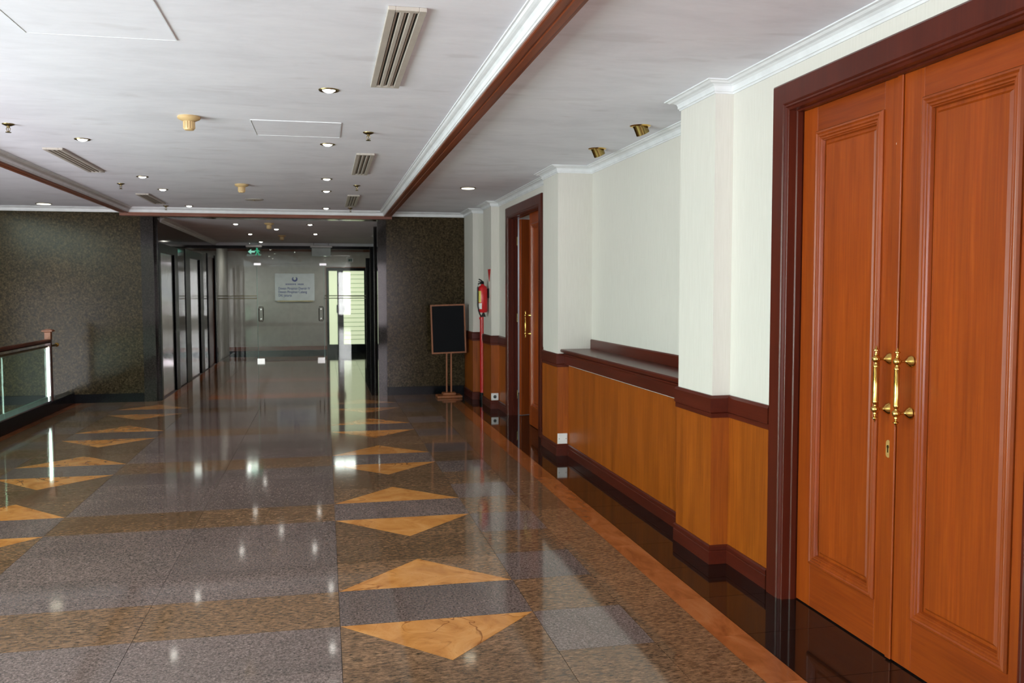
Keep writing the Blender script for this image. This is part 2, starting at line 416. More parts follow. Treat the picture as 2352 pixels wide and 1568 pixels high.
# ------------------------------------------------------------------ right wall
D1 = (2.362, 3.852); D2 = (8.80, 10.33); DH = 2.345
w = B()
w.box(XW, 2.40, -3.6, D1[0], 0, CZ); w.box(XW, 2.40, D1[0], D1[1], DH, CZ); w.box(XW, 2.40, D1[1], 4.92, 0, CZ)
w.box(XP, XW, 4.45, 4.92, 0, CZ)
w.box(XW, 2.50, 4.92, 7.70, 0, 0.95); w.box(XR, 2.50, 4.92, 7.70, 0.95, CZ)
w.box(XW, 2.40, 7.70, D2[0], 0, CZ); w.box(XP, XW, 7.70, 8.24, 0, CZ)
w.box(XW, 2.40, D2[0], D2[1], DH, CZ); w.box(XW, 2.262, D2[1], YF, 0, CZ)
w.box(XP, XW, 10.95, 11.50, 0, CZ); w.box(1.99, XW, 11.96, YF, 0, CZ)
wr = struct(w.make('wall_right', 'paper'), 'cream papered wall with shallow pilasters and a wood wainscot')
def wains(x0, x1, y0, y1): B().box(x0, x1, y0, y1, 0.095, 0.815).make('wainscot_panel', 'panel', wr)
t = 0.006
wains(XW-t, XW, -3.6, 2.22); wains(XW-t, XW, 3.99, 4.45-t); wains(XP-t, XW, 4.45-t, 4.45); wains(XP-t, XP, 4.45, 4.92); wains(XP-t, XW, 4.92, 4.92+t)
wains(XW-t, XW, 4.92+t, 7.70-t); wains(XP-t, XW, 7.70-t, 7.70); wains(XP-t, XP, 7.70, 8.24); wains(XP-t, XW, 8.24, 8.24+t)
wains(XW-t, XW, 8.24+t, 8.67); wains(XW-t, XW, 10.46, 10.95-t); wains(XP-t, XW, 10.95-t, 10.95); wains(XP-t, XP, 10.95, 11.5)
wains(XP-t, XW, 11.5, 11.5+t); wains(1.99-t, XW, 11.96-t, 11.96); wains(1.99-t, 1.99, 11.96, YF-0.03)

low = [(XW, 3.995), (XW, 4.45), (XP, 4.45), (XP, 4.92), (XW, 4.92), (XW, 7.70), (XP, 7.70), (XP, 8.24), (XW, 8.24), (XW, 8.665)]
low0 = [(XW, -3.55), (XW, 2.215)]
low2 = [(XW, 10.465), (XW, 10.95), (XP, 10.95), (XP, 11.50), (XW, 11.50), (XW, 11.96), (1.99, 11.96), (1.99, YF-0.035)]
bb = [(0, 0), (0.018, 0), (0.018, 0.068), (0.0155, 0.071), (0.0155, 0.074), (0.018, 0.077), (0.018, 0.096), (0.012, 0.104), (0, 0.104)]
cr = [(0, 0.806), (0.013, 0.806), (0.013, 0.828), (0.010, 0.831), (0.018, 0.836), (0.018, 0.912), (0.011, 0.927), (0, 0.927)]
crown = [(0, 2.543), (0.006, 2.543), (0.009, 2.552), (0.015, 2.554), (0.015, 2.566), (0.020, 2.580), (0.033, 2.588), (0.052, 2.590), (0.060, 2.596), (0.062, 2.598), (0.076, 2.599), (0.076, CZ), (0, CZ)]
for i, p in enumerate((low0, low, low2)):
    struct(B().sweep(bb, p).make('baseboard_right', 'mahog_h'), 'dark red wooden baseboard along the right wall')
# chair rail, interrupted by the ledge of the recess
crp = [low0, [(XW, 3.995), (XW, 4.45), (XP, 4.45), (XP, 4.92), (XW-0.002, 4.92)], [(XW-0.002, 7.70), (XP, 7.70), (XP, 8.24), (XW, 8.24), (XW, 8.665)], low2]
for i, p in enumerate(crp):
    struct(B().sweep(cr, p).make('trim_%d' % (i+1), 'mahog_h'), 'dark red wooden chair rail above the wainscot')
up = [(XW, -3.55), (XW, 4.45), (XP, 4.45), (XP, 4.92), (XR, 4.92), (XR, 7.70), (XP, 7.70), (XP, 8.24), (XW, 8.24), (XW, 10.95), (XP, 10.95), (XP, 11.50), (XW, 11.50), (XW, 11.96), (1.99, 11.96), (1.99, YF)]
struct(B().sweep(crown, up+[(0.945, YF)]).make('trim_5', 'white'), 'white stepped crown moulding round the right bay')
# ledge
lg = empty('wall_ledge', (XW, 6.31, 0.0)); tag(lg, 'dark red wooden ledge shelf set in the wall recess between two pilasters', 'ledge')
lp = [(0, 0.832), (0.045, 0.832), (0.045, 0.905), (0.052, 0.915), (0.060, 0.918), (0.060, 0.926), (0.050, 0.930), (0.050, 0.936), (0.074, 0.940), (0.080, 0.948), (0.080, 0.960), (0.074, 0.968), (-0.21, 0.968), (-0.21, 0.951), (0, 0.951)]
B().sweep(lp, [(XW, 4.921), (XW, 7.699)]).make('shelf', 'mahog_h', lg)
B().sweep([(0, 0.968), (0.014, 0.968), (0.014, 1.045), (0.009, 1.053), (0, 1.053)], [(XR, 4.921), (XR, 7.699)]).make('backboard', 'mahog_h', lg)

# ------------------------------------------------------------------ panelled double doors
cas = [(0.128, 0.0), (0.128, 0.018), (0.120, 0.024), (0.030, 0.024), (0.024, 0.018), (0.020, 0.021), (0.012, 0.021), (0.008, 0.012), (0.0, 0.010), (-0.003, 0.008), (-0.003, -0.030), (-0.010, -0.034), (-0.010, -0.058), (-0.004, -0.060), (-0.004, -0.2)]
pm = [(0.052, 0.0), (0.052, 0.006), (0.046, 0.014), (0.038, 0.016), (0.033, 0.010), (0.030, 0.012), (0.022, 0.012), (0.019, 0.006), (0.016, 0.008), (0.010, 0.008), (0.007, 0.001), (0.003, 0.002), (0.0, -0.010)]
XD = 2.225
def handle(parent, x, y, z):
    b = B(); r = x-0.062
    fin = [(0.0005, 0.155), (0.003, 0.150), (0.0045, 0.144), (0.0115, 0.138), (0.0115, 0.135), (0.005, 0.131), (0.0055, 0.123), (0.008, 0.1205), (0.008, 0.1165)]
    ball = [(0.0165*math.sin(t), 0.101+0.0150*math.cos(t)) for t in [0.45+i*(math.pi-0.9)/6 for i in range(7)]]
    grip = [(0.0065, 0.085), (0.0085, 0.080), (0.0115, 0.075), (0.0125, 0.070), (0.0110, 0.067), (0.0114, 0.0)]
    half = fin+ball+grip
    prof = half+[(q, -tt) for q, tt in half[::-1][1:]]
    b.lathe(prof, (r, y, z), 'z', 16)
    for s in (-1, 1):
        b.lathe([(0.005, 0.008), (0.0052, 0.022), (0.007, 0.034), (0.016, 0.046), (0.0235, 0.054), (0.0255, 0.060), (0.0240, 0.0622)], (r, y, z+s*0.101), 'x', 16)
    return b.make('handle', 'brass', parent, smooth=True)
def leaf(dr, ya, yb, side, x=XD, detail=True):
    """one closed leaf between ya and yb; side +1: meeting stile at its low-y end"""
    lf = empty('door_leaf', (0, 0, 0), dr); lf.location = Vector((x, (ya+yb)/2, 0))-dr.location
    g = 0.002; z0, z1 = 0.006, 2.338; sw = 0.120
    for p, q in ((ya+g, ya+sw), (yb-sw, yb-g)): B().cbox(x, x+0.045, p, q, z0, z1, 0.0012).make('stile', 'door', lf)
    B().cbox(x, x+0.045, ya+sw+0.0006, yb-sw-0.0006, z0, 0.212, 0.0012).make('rail', 'door_rail', lf)
    B().cbox(x, x+0.045, ya+sw+0.0006, yb-sw-0.0006, 2.225, z1, 0.0012).make('rail', 'door_rail', lf)
    k = 0.052
    # raised panel
    p = B(); py0, py1, pz0, pz1 = ya+sw+k-0.004, yb-sw-k+0.004, 0.212+k-0.004, 2.225-k+0.004
    n = [(py0, pz0, 0.012), (py0+0.016, pz0+0.016, 0.012), (py0+0.026, pz0+0.026, 0.004)]
    vs = []
    for d, (a, zz, xx) in enumerate(n):
        i_ = a-py0
        vs += [(x+xx, py0+i_, pz0+i_), (x+xx, py1-i_, pz0+i_), (x+xx, py1-i_, pz1-i_), (x+xx, py0+i_, pz1-i_)]
    p.v = vs
    for r in (0, 1):
        for c in range(4): p.f.append([r*4+c, r*4+(c+1) % 4, (r+1)*4+(c+1) % 4, (r+1)*4+c])
    p.f.append([8, 9, 10, 11]); p.make('panel', 'door', lf)
    B().box(x+0.02, x+0.03, ya+sw-0.005, yb-sw+0.005, 0.20, 2.23).make('panel_back', 'door', lf)
    B().rectsweep(pm, ya+sw+k, yb-sw-k, 0.212+k, 2.225-k, x).make('panel_moulding', 'mould', lf)
    hy = ya+0.051 if side > 0 else yb-0.083
    handle(lf, x, hy, 1.121)
    return lf
def double_door(name, y0, y1, label, deep=-0.2):
    dr = empty(name, (XW, (y0+y1)/2, 0)); struct(dr, label)
    B().rectsweep(cas[:-1]+[(cas[-1][0], deep)], y0, y1, 0.0, DH, XW, closed=False).make('casing', 'mahog', dr)
    ym = (y0+y1)/2
    a = leaf(dr, y0+0.006, ym, -1)
    return dr, ym
d1, ym1 = double_door('door_1', D1[0], D1[1], 'near red brown double door with raised panels, brass handles and dark casing')
l2 = leaf(d1, ym1, D1[1]-0.006, 1)
B().cbox(XD-0.010, XD, ym1-0.004, ym1+0.030, 0.006, 2.338, 0.003).make('astragal', 'door', l2)
kp = B()
n_ = 10; pts = []
for i in range(n_+1): a = math.pi*i/n_; pts.append((0.014*math.cos(a), 0.022+0.014*math.sin(a)))
for i in range(n_+1): a = math.pi+math.pi*i/n_; pts.append((0.014*math.cos(a), -0.022+0.014*math.sin(a)))
kp.v = [(XD-d, 3.153+u, 0.857+v) for d in (0.0, 0.003) for u, v in pts]; L_ = len(pts)
kp.f = [list(range(L_)), list(range(L_, 2*L_))]+[[i, (i+1) % L_, L_+(i+1) % L_, L_+i] for i in range(L_)]
kp.make('keyhole_plate', 'palebrass', l2)
B().lathe([(0.0065, -0.0045), (0.0065, 0)], (XD-0.001, 3.153, 0.866), 'x', 12).box(XD-0.005, XD, 3.150, 3.156, 0.842, 0.866).make('keyhole', 'oldbrass', l2)
chip = B(); chip.v = [(XD-0.0015, 3.142, 2.064), (XD-0.0015, 3.142, 2.088), (XD-0.0015, 3.149, 2.076), (XD, 3.142, 2.064), (XD, 3.142, 2.088), (XD, 3.149, 2.076)]
chip.f = [[0, 1, 2], [3, 4, 5], [0, 1, 4, 3], [1, 2, 5, 4], [2, 0, 3, 5]]; chip.make('paint_chip', 'label', l2)
d2, ym2 = double_door('door_2', D2[0], D2[1], 'far red brown double door with its far leaf standing open', -0.103)
# far leaf swung into the room
of = leaf(d2, ym2, D2[1]-0.002, 1)
# swing about the far jamb: rebuild it as a leaf along x
hx, hy = XD+0.045, D2[1]-0.012
of.location = Vector((hx, hy, 0))-d2.location
of.rotation_euler.z = math.radians(20)
wid = D2[1]-0.002-ym2
for ch in of.children:
    for v in ch.data.vertices:
        # local frame: x depth from face plane, y along leaf (centre 0, hinge at +wid/2)
        dx, dy = v.co.x, v.co.y
        v.co.x = (wid/2-dy)+0.004; v.co.y = dx-0.045 if True else 0
for zc in (0.25, 1.17, 2.08):
    B().lathe([(0.005, -0.05), (0.005, 0.05)], (XD+0.03, D2[1]-0.008, zc), 'z', 10).make('hinge', 'oldbrass', d2)

# meeting room behind door 2
struct(B().box(5.0, 5.1, 7.6, 12.7, 0, CZ).box(2.5, 5.0, 12.6, 12.7, 0, CZ).box(2.5, 5.0, 7.75, 7.85, 0, CZ).make('wall_meeting_room', 'white'), 'pale walls of the room behind the open door leaf')

# ------------------------------------------------------------------ ceiling beams
bw = [(0, 2.606), (0, 2.530), (0.006, 2.527), (0.034, 2.527), (0.038, 2.531), (0.046, 2.531), (0.050, 2.526), (0.082, 2.526), (0.086, 2.530), (0.100, 2.530), (0.106, 2.535), (0.110, 2.545), (0.110, 2.606)]
# right beam: wood from x=.835 to .945 ; white crown on its inner side ; the same on the left and across
def beam_run(name, mat, pts, label): return struct(B().sweep([(-a, z) for a, z in bw], pts).make(name, mat), label)
inner = [(-2.525, -3.55), (-2.525, YF-0.005), (0.835, YF-0.005), (0.835, -3.55)]
# inner path travels so that the tray lies to its right: mirrored profile
struct(B().sweep([(a, z) for a, z in bw], [(-2.525, -3.55), (-2.525, YF-0.12)]).make('trim_6', 'beam'), 'red brown wooden ceiling beam along the left of the hall')
struct(B().sweep([(a, z) for a, z in bw], [(0.835, YF-0.12), (0.835, -3.55)]).make('trim_7', 'beam'), 'red brown wooden ceiling beam along the right of the hall')
struct(B().box(-2.635, 0.945, YF-0.12, YF+0.001, 2.495, CZ).make('trim_8', 'beam_x'), 'red brown wooden strip above the lift lobby opening')
cr_in = [(-a, z) for a, z in [(0, 2.538), (0.008, 2.538), (0.010, 2.546), (0.015, 2.548), (0.017, 2.570), (0.026, 2.580), (0.038, 2.583), (0.048, 2.588), (0.054, 2.597), (0.062, 2.598), (0.062, CZ), (0, CZ)]]
struct(B().sweep(cr_in, [(-2.525, -3.55), (-2.525, YF-0.12), (0.835, YF-0.12), (0.835, -3.55)]).make('trim_9', 'white'), 'white crown moulding inside the ceiling beams')

# ------------------------------------------------------------------ end wall with granite cladding
e = B(); e.box(-6.3, -4.5, YF, YF+0.25, CZ, 6.2); e.box(-6.3, -2.40, YF, YF+0.25, -3.6, CZ); e.box(0.867, 2.04, YF, YF+0.25, 0, CZ); e.box(-2.40, 0.867, YF, YF+0.25, 2.49, CZ)
wf = struct(e.make('wall_far', 'wallgran'), 'dark speckled granite wall at the end of the hall')
struct(B().box(-3.30, -2.40, YF-0.03, YF, 0, 0.118).box(-6.3, -3.42, YF-0.03, YF, 0, 0.118).make('baseboard_far', 'kerb'), 'black stone skirting under the left granite wall')
struct(B().box(0.867, 1.97, YF-0.03, YF, 0, 0.118).make('baseboard_far', 'kerb'), 'black stone skirting under the right granite wall')
struct(B().sweep(crown, [(-2.64, YF), (-4.5, YF)]).make('trim_10', 'white'), 'white crown moulding over the left granite wall')
# portal
struct(B().box(-2.40, -2.24, YF-0.012, YF+0.10, 0, 2.49).make('trim_11', 'polish'), 'polished dark stone pilaster left of the lift lobby')
struct(B().box(0.745, 0.867, YF-0.012, YF+0.10, 0, 2.49).make('trim_12', 'polish'), 'polished dark stone pilaster right of the lift lobby')

# ------------------------------------------------------------------ lift lobby
XL = -2.20
L1 = (12.92, 14.09, 2.03); L2 = (15.63, 16.86, 2.05); L3 = (17.96, 19.10, 2.16)
b = B(); yy = YF+0.10
for a, c, h in (L1, L2, L3):
    b.box(XL-0.25, XL, yy, a, 0, 2.5); b.box(XL-0.25, XL, a, c, h, 2.5); yy = c
b.box(XL-0.25, XL, yy, 19.5, 0, 2.5)
struct(b.make('wall_lobby_left', 'polish'), 'polished dark stone wall of the lift lobby')
for n, (a, c, h) in enumerate((L1, L2)):
    lt = empty('door_%d' % (n+3), (XL, (a+c)/2, 0)); struct(lt, ['nearer steel lift door in the lobby', 'farther steel lift door in the lobby'][n])
    m = (a+c)/2
    B().box(XL-0.05, XL-0.015, a, m-0.002, 0, h).make('door_panel', 'steel', lt); B().box(XL-0.05, XL-0.015, m+0.002, c, 0, h).make('door_panel', 'steel', lt)
    wa, wc = ((0.11, 0.30), (0.50, 0.42))[n]
    f = B(); f.box(XL-0.05, XL+0.01, a-wa, a, 0, h+0.12); f.box(XL-0.05, XL+0.01, c, c+wc, 0, h+0.12); f.box(XL-0.05, XL+0.01, a, c, h, h+0.12)
    f.make('door_frame', 'black_paint', lt)
lt = empty('door_5', (XL, 18.5, 0)); struct(lt, 'dark brown timber door beside the glass partition')
B().box(XL-0.08, XL-0.02, L3[0], L3[1], 0, L3[2]).make('door_panel', 'mahog', lt)
B().box(XL-0.05, XL+0.015, L3[0]-0.06, L3[0], 0, L3[2]+0.06).box(XL-0.05, XL+0.015, L3[1], L3[1]+0.06, 0, L3[2]+0.06).make('door_frame', 'black_paint', lt)
b = B(); b.box(0.95, 1.2, YF+0.10, 16.75, 0, 2.5); b.box(1.45, 1.6, 16.75, 21.9, 0, 2.5); b.box(1.2, 1.6, 16.65, 16.75, 0, 2.5)
struct(b.make('wall_lobby_right', 'polish'), 'polished dark stone wall on the right of the lift lobby')
for i, (a, c, h, x) in enumerate(((13.55, 13.72, 2.46, 0.745), (14.95, 15.10, 2.22, 0.755), (16.50, 16.66, 2.09, 0.755))):
    pj = empty('lift_jamb', (0.86, (a+c)/2, 0)); tag(pj, ['tall black jamb nearest the right lobby pilaster', 'middle black jamb on the right of the lift lobby', 'shortest black jamb farthest into the lift lobby'][i], 'jamb', 'black lift jambs on the right of the lobby')
    B().box(x, 0.95, a, c, 0, h).make('jamb_body', 'black_paint', pj)
    B().box(x-0.006, x+0.03, a-0.006, a, 0, h).make('edge_strip', 'chrome', pj)
struct(B().sweep([(a, z-0.105) for a, z in crown], [(0.95, YF+0.3), (0.95, 16.7)]).make('trim_13', 'white'), 'white crown moulding on the right of the lobby')
struct(B().sweep([(a, z-0.105) for a, z in crown], [(XL, 19.35), (XL, YF+0.3)]).make('trim_14', 'white'), 'white crown moulding on the left of the lobby')

# glass partition
YG = 19.40
gp = empty('glass_partition', (-0.35, YG, 0)); tag(gp, 'clear glass partition with a pair of doors closing off the lift lobby', 'partition')
B().box(XL, 1.45, YG-0.04, YG+0.04, 2.375, 2.44).make('head_rail', 'black_paint', gp)
B().box(XL, 1.45, YG-0.02, YG+0.02, 2.44, 2.50).make('head_panel', 'white', gp)
for x0, x1 in ((XL, -1.392), (0.005, 1.45)): B().box(x0, x1, YG-0.006, YG+0.006, 0, 2.375).make('glass_pane', 'glass', gp)
B().box(-1.388, 0.0, YG-0.006, YG+0.006, 2.06, 2.375).make('glass_pane', 'glass', gp)
for x0, x1, hx_ in ((-1.386, -0.696, -1.31), (-0.690, -0.001, -0.07)):
    dl = B().box(x0, x1, YG-0.006, YG+0.006, 0.01, 2.05).make('glass_door', 'glass', gp)
    B().box((x0, x1-0.008)[hx_ > -0.5], (x0+0.008, x1)[hx_ > -0.5], YG-0.0065, YG+0.0065, 0.01, 2.05).make('edge_line', 'glass_edge', dl)
    # flat D loop seen from the front
    loop = [(hx_-0.045+0.09*u, YG-0.05, z) for u, z in ((0.1, 0.85), (0, 0.88), (0, 1.12), (0.1, 1.15), (0.9, 1.15), (1, 1.12), (1, 0.88), (0.9, 0.85), (0.1, 0.85))]
    B().tube(loop, 0.009, 8).make('door_pull', 'chrome', dl)
    B().box(hx_-0.012, hx_+0.012, YG-0.05, YG, 1.09, 1.11).box(hx_-0.012, hx_+0.012, YG-0.05, YG, 0.89, 0.91).make('pull_mount', 'chrome', dl)
for x0 in (-1.44, -0.09): B().box(x0, x0+0.14, YG-0.018, YG+0.018, 2.03, 2.075).make('patch_fitting', 'chrome', gp)
for x0 in (-1.40, -0.15): B().box(x0, x0+0.15, YG-0.018, YG+0.018, 0.0, 0.06).make('patch_fitting', 'chrome', gp)
for z in (1.322, 1.375):
    B().box(XL, -1.39, YG-0.0075, YG-0.006, z, z+0.018).make('safety_stripe', 'olive', gp)
    B().box(0.005, 1.45, YG-0.0075, YG-0.006, z, z+0.018).make('safety_stripe', 'olive', gp)
pl = empty('notice_plate', (0.557, YG-0.012, 2.10)); tag(pl, 'small white notice with a green mark stuck on the partition glass', 'notice')
B().box(0.498, 0.617, YG-0.014, YG-0.007, 2.103, 2.196).make('plate', 'label', pl)
B().poly([(0.520, 2.120), (0.520, 2.160), (0.535, 2.178), (0.550, 2.160), (0.550, 2.120)], YG-0.017, YG-0.014).poly([(0.562, 2.12), (0.562, 2.178), (0.588, 2.178), (0.588, 2.12)], YG-0.017, YG-0.014).make('symbol', 'green_mark', pl)

# wall behind the glass
bw_ = B(); bw_.box(-2.5, 0.052, 21.7, 21.9, 0, 2.5); bw_.box(0.052, 1.6, 21.7, 21.9, 2.04, 2.5); bw_.box(1.02, 1.6, 21.7, 21.9, 0, 2.04)
struct(bw_.make('wall_back', 'beige_wall'), 'plain beige wall behind the glass partition')
struct(B().box(-2.2, 0.05, 21.68, 21.7, 0.075, 0.17).make('baseboard_back', 'beam_x'), 'wooden skirting of the beige wall')
struct(B().box(-2.2, 0.05, 21.675, 21.7, 0.0, 0.075).make('baseboard_back', 'kerb'), 'black stone base under the wooden skirting')
struct(B().box(-2.2, 1.45, 21.68, 21.7, 2.42, 2.499).make('trim_15', 'beam_x'), 'dark wooden strip at the top of the beige wall')
struct(B().box(XL-0.2, XL, 19.5, 21.7, 0, 2.5).make('wall_back_left', 'beige_wall'), 'beige side wall behind the glass partition')
od = empty('door_6', (0.54, 21.7, 0)); struct(od, 'dark framed office door with lit frosted glass')
f = B(); f.box(0.052, 0.112, 21.69, 21.76, 0, 2.04); f.box(0.307, 0.45, 21.69, 21.76, 0, 2.04); f.box(0.946, 1.02, 21.69, 21.76, 0, 2.04); f.box(0.112, 0.946, 21.69, 21.76, 1.965, 2.04); f.box(0.112, 0.946, 21.69, 21.76, 0, 0.20)
f.make('door_frame', 'black_paint', od)
B().box(0.04, 0.055, 21.675, 21.70, 0, 2.06).box(0.055, 1.03, 21.675, 21.70, 2.04, 2.06).make('wood_lining', 'beam_x', od)
B().box(0.112, 0.307, 21.715, 21.73, 0.20, 1.965).make('frosted_pane', 'frost', od); B().box(0.45, 0.946, 21.715, 21.73, 0.20, 1.965).make('frosted_pane', 'frost', od)
for i in range(16):
    z = 0.31+i*0.104; B().box(0.45, 0.946, 21.711, 21.715, z, z+0.010).make('clear_stripe', 'olive', od)
B().box(0.286, 0.49, 21.65, 21.69, 0.96, 1.15).make('lock_box', 'black_rubber', od)

# office sign
sg = empty('office_sign', (-0.68, 21.69, 1.26)); tag(sg, 'white office sign with blue emblem and lettering on the beige wall', 'sign')
B().cbox(-1.14, -0.224, 21.655, 21.70, 1.257, 1.90, 0.006).make('sign_panel', 'sign_white', sg)
B().box(-1.10, -0.26, 21.66, 21.70, 1.235, 1.257).make('sign_base', 'oldbrass', sg)
def text(body, x, z, size, parent, mat='blue', align='LEFT', y=21.652, squash=1.0):
    c = bpy.data.curves.new('lettering', 'FONT'); c.body = body; c.size = size; c.align_x = align; c.extrude = 0.001; c.offset = size*0.012
    tmp = bpy.data.objects.new('tmp', c); COL.objects.link(tmp); c.materials.append(M[mat])
    me = bpy.data.meshes.new_from_object(tmp.evaluated_get(bpy.context.evaluated_depsgraph_get())); bpy.data.objects.remove(tmp)
    me.name = 'lettering'; o = bpy.data.objects.new('lettering', me); COL.objects.link(o)
    o.parent = parent; o.rotation_euler = (math.pi/2, 0, 0); o.scale = (squash, 1, 1)
    o.location = Vector((x, y, z))-parent.location; return o
text('Dewan Pimpinan Daerah IV', -1.062, 1.520, 0.082, sg, squash=0.80)
text('Dewan Pimpinan Cabang', -1.062, 1.437, 0.082, sg, squash=0.80)
text('DKI Jakarta', -1.062, 1.355, 0.082, sg, squash=0.80)
em = B(); ex, ez = -0.682, 1.765
ring = []
for i in range(25):
    a = math.radians(125+i*290/24); ring.append((ex+0.066*math.cos(a), ez+0.060*math.sin(a)))
for i in range(25):
    a = math.radians(415-i*290/24); ring.append((ex+0.032*math.cos(a), ez+0.016+0.034*math.sin(a)))
em.poly(ring, 21.651, 21.655).make('emblem', 'blue', sg)
cap = B(); cx = -0.89
for wdt in (0.024, 0.02, 0.024, 0.02, 0.022, 0.02, 0.024, 0.012, 0.022, -0.03, 0.022, 0.024, 0.02, 0.022, 0.024):
    if wdt < 0: cx += 0.03; continue
    cap.box(cx, cx+wdt*0.75, 21.652, 21.655, 1.628, 1.662); cx += wdt+0.0065
cap.make('emblem_caption', 'blue', sg)['kind'] = 'stuff'

# exit signs hanging in the lobby
def exit_sign(x0, x1, label, lit):
    ys = 19.20
    s = empty('exit_sign', ((x0+x1)/2, ys, 2.20)); tag(s, label, 'sign')
    B().cbox(x0-0.02, x1+0.02, ys-0.03, ys+0.03, 2.40, 2.445, 0.006).make('housing', 'white_plastic', s)
    for xx in (x0+0.05, x1-0.05): B().lathe([(0.006, 0), (0.006, 0.055)], (xx, ys, 2.445), 'z', 8).make('hanger', 'chrome', s)
    B().box(x0, x1, ys-0.004, ys+0.004, 2.215, 2.40).make('plate', 'plate_glass', s)
    wd = x1-x0
    if lit:
        ax = x0+0.02; az = 2.305
        B().poly([(ax, az), (ax+0.065, az+0.055), (ax+0.065, az+0.018), (ax+0.14, az+0.018), (ax+0.14, az-0.018), (ax+0.065, az-0.018), (ax+0.065, az-0.055)], ys-0.008, ys-0.004).make('arrow', 'arrow_glow', s)
        mx_ = x0+wd*0.72; mz = 2.30
        m_ = B(); m_.lathe([(0.019, -0.002), (0.019, 0.002)], (mx_-0.004, ys-0.006, mz+0.066), 'y', 12)
        m_.poly([(mx_-0.022, mz+0.045), (mx_+0.020, mz+0.045), (mx_+0.028, mz-0.012), (mx_-0.014, mz-0.012)], ys-0.008, ys-0.004)
        m_.poly([(mx_-0.022, mz+0.045), (mx_-0.014, mz+0.02), (mx_-0.045, mz+0.008), (mx_-0.055, mz+0.024)], ys-0.008, ys-0.004)
        m_.poly([(mx_+0.020, mz+0.045), (mx_+0.055, mz+0.015), (mx_+0.044, mz+0.0), (mx_+0.018, mz+0.022)], ys-0.008, ys-0.004)
        m_.poly([(mx_-0.014, mz-0.012), (mx_+0.006, mz-0.012), (mx_-0.020, mz-0.07), (mx_-0.042, mz-0.062)], ys-0.008, ys-0.004)
        m_.poly([(mx_+0.006, mz-0.012), (mx_+0.028, mz-0.012), (mx_+0.058, mz-0.062), (mx_+0.036, mz-0.075)], ys-0.008, ys-0.004)
        m_.make('running_figure', 'green_glow', s)
    else:
        B().box(x0+0.01, x1-0.01, ys-0.007, ys-0.004, 2.225, 2.39).make('backing_film', 'film', s)
exit_sign(-1.56, -1.275, 'green exit sign with arrow and running figure hung before the glass', True)
exit_sign(-0.255, 0.155, 'pale back side of a hanging sign above the glass doors', False)

# ------------------------------------------------------------------ balustrade on the left
XB = -3.30
ba = empty('balustrade', (XB, 4.0, 0)); tag(ba, 'glass balustrade with wooden handrail on a black stone kerb at left', 'balustrade')
struct(B().box(-3.40, -3.27, -3.6, YF-0.031, -0.30, 0.15).make('trim_16', 'kerb'), 'black stone kerb under the balustrade')
B().box(XB-0.028, XB+0.028, -3.5, 11.70, 0.15, 0.165).make('bottom_rail', 'chrome', ba)
yy = -3.4
while yy < 11.0:
    y2 = min(yy+1.5, 11.62)
    if 11.62-y2 < 0.5: y2 = 11.62
    B().box(XB-0.006, XB+0.006, yy+0.006, y2-0.006, 0.165, 0.805).make('glass_panel', 'railglass', ba)
    B().box(XB-0.007, XB+0.007, yy+0.006, y2-0.006, 0.165, 0.215).make('glass_foot', 'glass_edge', ba)
    yy = y2
B().sweep([(-0.032, 0.868), (0.032, 0.868), (0.036, 0.88), (0.034, 0.90), (0.02, 0.912), (-0.02, 0.912), (-0.034, 0.90), (-0.036, 0.88)], [(XB, -3.5), (XB, 11.68)]).make('handrail', 'mahog_h', ba)
B().tube([(XB, -3.5, 0.822), (XB, 11.70, 0.822), (XB+0.0, 12.05, 0.822)], 0.014, 10).make('brass_rail', 'oldbrass', ba, smooth=True)
B().lathe([(0.014, 0), (0.026, 0.01), (0.026, 0.03), (0.014, 0.04), (0.018, 0.05), (0.003, 0.07)], (XB, 12.03, 0.822), 'y', 12).make('rail_finial', 'brass', ba, smooth=True)
ps = B().box(XB-0.03, XB+0.03, 11.68, 11.74, 0.15, 0.95).make('newel_post', 'mahog', ba)
B().box(XB-0.014, XB+0.022, 11.655, 11.68, 0.165, 0.83).make('steel_stile', 'steel', ba)
cp = B(); cp.box(XB-0.034, XB+0.034, 11.676, 11.744, 0.91, 0.995)
n = len(cp.v); q = [(0.034, 0.995), (0.06, 1.005), (0.06, 1.018), (0.02, 1.035)]
for r, z in q: cp.v += [(XB-r, 11.71-r, z), (XB+r, 11.71-r, z), (XB+r, 11.71+r, z), (XB-r, 11.71+r, z)]
for i in range(3):
    for c in range(4): cp.f.append([n+i*4+c, n+i*4+(c+1) % 4, n+i*4+4+(c+1) % 4, n+i*4+4+c])
cp.f.append([n+12, n+13, n+14, n+15]); cp.make('post_cap', 'frame_wood', ba)

# atrium beyond the balustrade, its glazed wall and the window behind the camera
struct(B().box(-6.3, -3.4, -3.6, YF+0.25, -3.8, -3.6).make('floor', 'grey'), 'lower floor of the atrium')
struct(B().box(-3.42, -3.40, -3.6, YF, -3.6, -0.3).make('wall_atrium', 'white'), 'slab edge wall below the balustrade')
b = B(); b.box(-6.3, -6.2, 5.4, YF+0.25, -3.6, 6.2); b.box(-6.3, -6.2, -3.6, 5.4, -3.6, -2.8); b.box(-6.3, -6.2, -3.6, 5.4, 5.8, 6.2)
struct(B().box(-6.3, -4.4, -3.7, YF+0.25, 6.2, 6.4).make('ceiling', 'ceil'), 'high ceiling over the atrium')
struct(B().box(-4.5, -4.4, -3.6, YF, CZ+0.25, 6.2).make('wall_upper_floor', 'paper'), 'parapet wall of the floor above the hall')
struct(b.make('wall_left', 'paper'), 'atrium wall round the tall glazing')
wn = empty('window_1', (-6.25, 2, -2.8)); struct(wn, 'tall glazed wall of the atrium')
